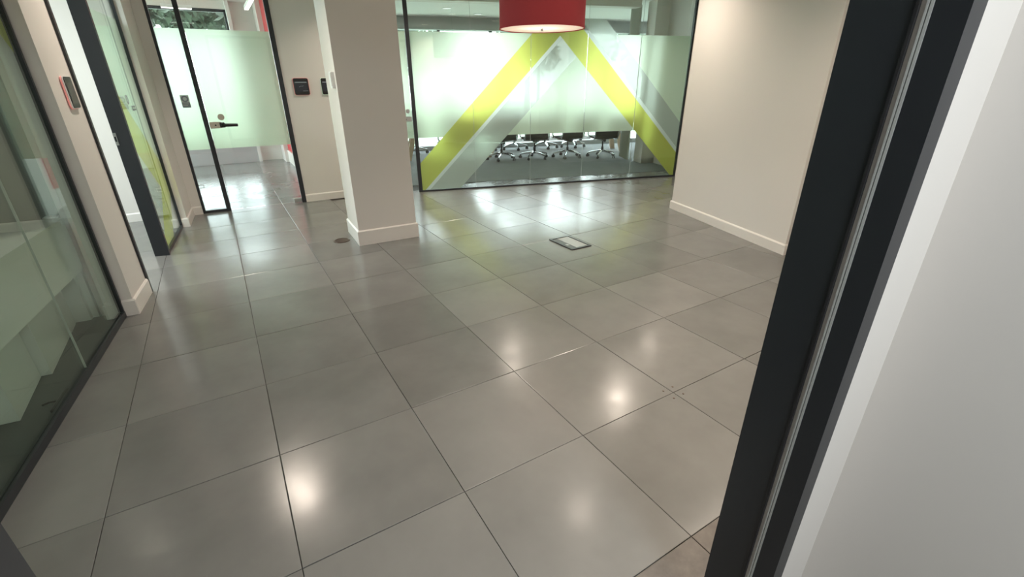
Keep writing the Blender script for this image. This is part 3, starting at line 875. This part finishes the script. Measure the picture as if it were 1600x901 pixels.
# ------------------------------------------------------------------ conference furniture
def make_chair():
    r = empty('office_chair', (0, 0, 0))
    # seat: curved sling, front at +y
    def sling(pts, w, t):
        v, f = [], []
        for (y, z), n in pts:
            for sx in (-w / 2, w / 2):
                v.append((sx, y, z)); v.append((sx, y + n[0] * t, z + n[1] * t))
        m = len(pts)
        for i in range(m - 1):
            a = i * 4; b = a + 4
            f += [(a, a + 2, b + 2, b), (a + 1, b + 1, b + 3, a + 3), (a, b, b + 1, a + 1), (a + 2, a + 3, b + 3, b + 2)]
        f += [(0, 1, 3, 2), ((m - 1) * 4, (m - 1) * 4 + 2, (m - 1) * 4 + 3, (m - 1) * 4 + 1)]
        return v, f
    seat = [((0.24, 0.375), (0, 1)), ((0.20, 0.397), (0, 1)), ((0.05, 0.39), (0, 1)), ((-0.12, 0.385), (0, 1)), ((-0.20, 0.40), (0.4, .9))]
    back = [((-0.20, 0.405), (0.9, .4)), ((-0.235, 0.45), (1, .2)), ((-0.255, 0.61), (1, .1)), ((-0.285, 0.81), (1, .1)), ((-0.31, 0.90), (1, .2))]
    obj('seat', *sling(seat, 0.46, 0.03), 'black_mesh', r)
    obj('backrest', *sling(back, 0.46, 0.025), 'black_mesh', r)
    for sx in (-1, 1):
        x = sx * 0.245
        obj('side_frame', *tube([(x, 0.25, 0.37), (x, 0.20, 0.39), (x, -0.12, 0.38), (x, -0.20, 0.395), (x, -0.24, 0.46), (x, -0.262, 0.63), (x, -0.318, 0.905)], 0.013, 6), 'chrome', r, smooth=True)
        obj('armrest', *tube([(x, 0.10, 0.385), (x + sx * .035, 0.14, 0.45), (x + sx * .045, 0.13, 0.58), (x + sx * .045, 0.02, 0.60), (x + sx * .03, -0.14, 0.59), (x, -0.255, 0.58)], 0.014, 6), 'chrome', r, smooth=True)
    obj('tilt_mechanism', *tube([(0, 0.13, 0.35), (0, -0.13, 0.35)], 0.030, 8), 'black_plastic', r)
    obj('cross_bar', *tube([(-0.245, 0.03, 0.372), (0, 0.03, 0.355), (0.245, 0.03, 0.372)], 0.012, 6), 'chrome', r)
    obj('gas_column', *tube([(0, 0, 0.11), (0, 0, 0.22), (0, 0, 0.221), (0, 0, 0.35)], 0.026, 10, [1, 1, .6, .6]), 'black_plastic', r, smooth=True)
    parts = []
    for k in range(5):
        a = math.radians(72 * k + 18)
        c, s = math.cos(a), math.sin(a)
        parts.append(tube([(c * .02, s * .02, 0.135), (c * .18, s * .18, 0.115), (c * .30, s * .30, 0.085)], 0.020, 6, [1.2, 1, .75]))
    sb = obj('star_base', *join(*parts), 'chrome', r, smooth=True)
    for k in range(5):
        a = math.radians(72 * k + 18)
        c, s = math.cos(a) * .295, math.sin(a) * .295
        fr = Frame((c, s), (c - math.sin(a + .6), s + math.cos(a + .6)))
        obj('castor', *join(disc_on(fr, 0, 0.032, 0.028, -0.024, -0.006, 12), disc_on(fr, 0, 0.032, 0.028, 0.006, 0.024, 12), fr.box(-.008, .008, -.012, .012, 0.05, 0.08)), 'black_plastic', sb)
    return r

chair = make_chair()
def place(src, loc, rz, first, label):
    if first:
        r = src
    else:
        r = src.copy(); COL.objects.link(r)
        for ch in src.children:
            c = ch.copy(); COL.objects.link(c); c.parent = r
            for g in ch.children:
                e = g.copy(); COL.objects.link(e); e.parent = c
    r.location = loc
    r.rotation_euler = (0, 0, rz)
    tag(r, label, 'chair', 'meeting room swivel chairs')
    return r
base_ang = math.atan2(FA.t[1], FA.t[0])
spots = []
def sd(x, y):
    q = px_on(x, y, 0); q = Vector((q.x, q.y)) - FA.o
    return q.dot(FA.t), q.dot(FA.n)
near = ((784, 250, 0.15, 'beside the slanted wooden table leg'), (835, 248, -0.1, 'third from the pleated curtain'),
        (886, 246, 0.1, 'second from the pleated curtain'), (940, 245.5, -0.12, 'closest to the pleated curtain'),
        (712, 254, 0.35, 'behind the lower yellow stripe'))
for px_, py_, rz, where in near:
    spots.append((*sd(px_, py_), rz, 'black swivel chair with its back to the glass partition, ' + where))
far_lab = 'black swivel chair on chrome star base, across the meeting table by the windows'
for s, d, rz in ((1.0, 4.02, 3.3), (1.75, 4.0, 3.0), (2.5, 4.02, 3.2), (3.25, 4.0, 3.1), (3.95, 4.0, 3.05), (0.15, 4.02, 3.4)):
    spots.append((s, d, rz, far_lab))
spots.append((-0.85, 3.1, 4.4, 'black swivel chair at the end of the meeting table behind the glass door'))
for k, (s, d, rz, lab) in enumerate(spots):
    p = FA.p(s, d, 0.004)
    place(chair, p, base_ang + rz, k == 0, lab)

tbm = tag(empty('meeting_table', FA.p(2.2, 2.85, 0.004)), 'long pale wooden meeting table with slanted plank legs', 'table')
B('table_top', FA, (-0.15, 4.9, 2.98, 3.56, 0.715, 0.745), 'wood', tbm, bevel=0.004)
def plank(s0, s1, d0, d1):
    v = [FA.p(s0 - .05, d0, 0.004), FA.p(s0 + .05, d0, 0.004), FA.p(s0 + .05, d0 + .05, 0.004), FA.p(s0 - .05, d0 + .05, 0.004),
         FA.p(s1 - .05, d1, 0.715), FA.p(s1 + .05, d1, 0.715), FA.p(s1 + .05, d1 + .05, 0.715), FA.p(s1 - .05, d1 + .05, 0.715)]
    return v, BOXF
for a, b, c, d in ((-0.02, 0.18, 3.0, 3.08), (-0.02, 0.18, 3.46, 3.38), (1.66, 2.06, 3.0, 3.06), (4.78, 4.6, 3.0, 3.08), (4.78, 4.6, 3.46, 3.38)):
    obj('leg', *plank(a, b, c, d), 'wood', tbm)

# ------------------------------------------------------------------ outdoors
gr = obj('lawn', *prism([(-30, -12), (40, -12), (40, 40), (-30, 40)], -0.4, -0.30), 'grass')
gr['kind'] = 'structure'; gr.name = 'ground_lawn'

def tree(x, y, h, rx, rz_, n, label, flat=1.0):
    t = tag(empty('tree', (x, y, -0.3)), label, 'tree', 'trees outside the windows')
    obj('trunk', *tube([(x, y, -0.3), (x + .05, y, h * .4), (x, y + .1, h * .8)], 0.14, 8, [1.2, .9, .4]), 'bark', t, smooth=True)
    v, f = [], []
    rng = random.Random(int(x * 100 + y * 7))
    blobs = []
    for k in range(9):
        a = rng.uniform(0, 6.283); q = rng.uniform(0, 0.65)
        blobs.append((x + rx * q * math.cos(a), y + rx * q * math.sin(a), h + rng.uniform(-.6, .6) * rz_, rx * rng.uniform(.35, .6)))
    for k in range(n):
        bx, by, bz, br = rng.choice(blobs)
        d = Vector((rng.gauss(0, 1), rng.gauss(0, 1), rng.gauss(0, .8))).normalized() * br * rng.uniform(.55, 1.0)
        d.z *= flat
        c = Vector((bx, by, bz)) + d
        e1 = Vector((rng.gauss(0, 1), rng.gauss(0, 1), rng.gauss(0, 1))).normalized()
        e2 = e1.cross(Vector((rng.gauss(0, 1), rng.gauss(0, 1), rng.gauss(0, 1)))).normalized()
        L = rng.uniform(.10, .22)
        i = len(v)
        v += [tuple(c - e1 * L), tuple(c + e2 * L * .45), tuple(c + e1 * L), tuple(c - e2 * L * .45)]
        f.append((i, i + 1, i + 2, i + 3))
    cr = obj('crown', v, f, 'leaf', t)
    cr['kind'] = 'stuff'
for x, y, h, rx in ((-1.4, 13.2, 3.34, 2.2), (3.2, 13.6, 3.38, 2.2), (-6.2, 14.0, 3.5, 2.2), (0.9, 17.8, 3.75, 2.4)):
    tree(x, y, h, rx, 0.35, 8000, 'leafy green tree outside the rear window of the back room', 0.5)
for s, d in ((0.5, 14.5), (6.2, 15.5), (11.0, 14.0), (17.0, 15.0)):
    p = FA.p(s, d, 0)
    tree(p[0], p[1], 3.4, 2.1, 1.6, 2600, 'leafy green tree outside the meeting room windows')
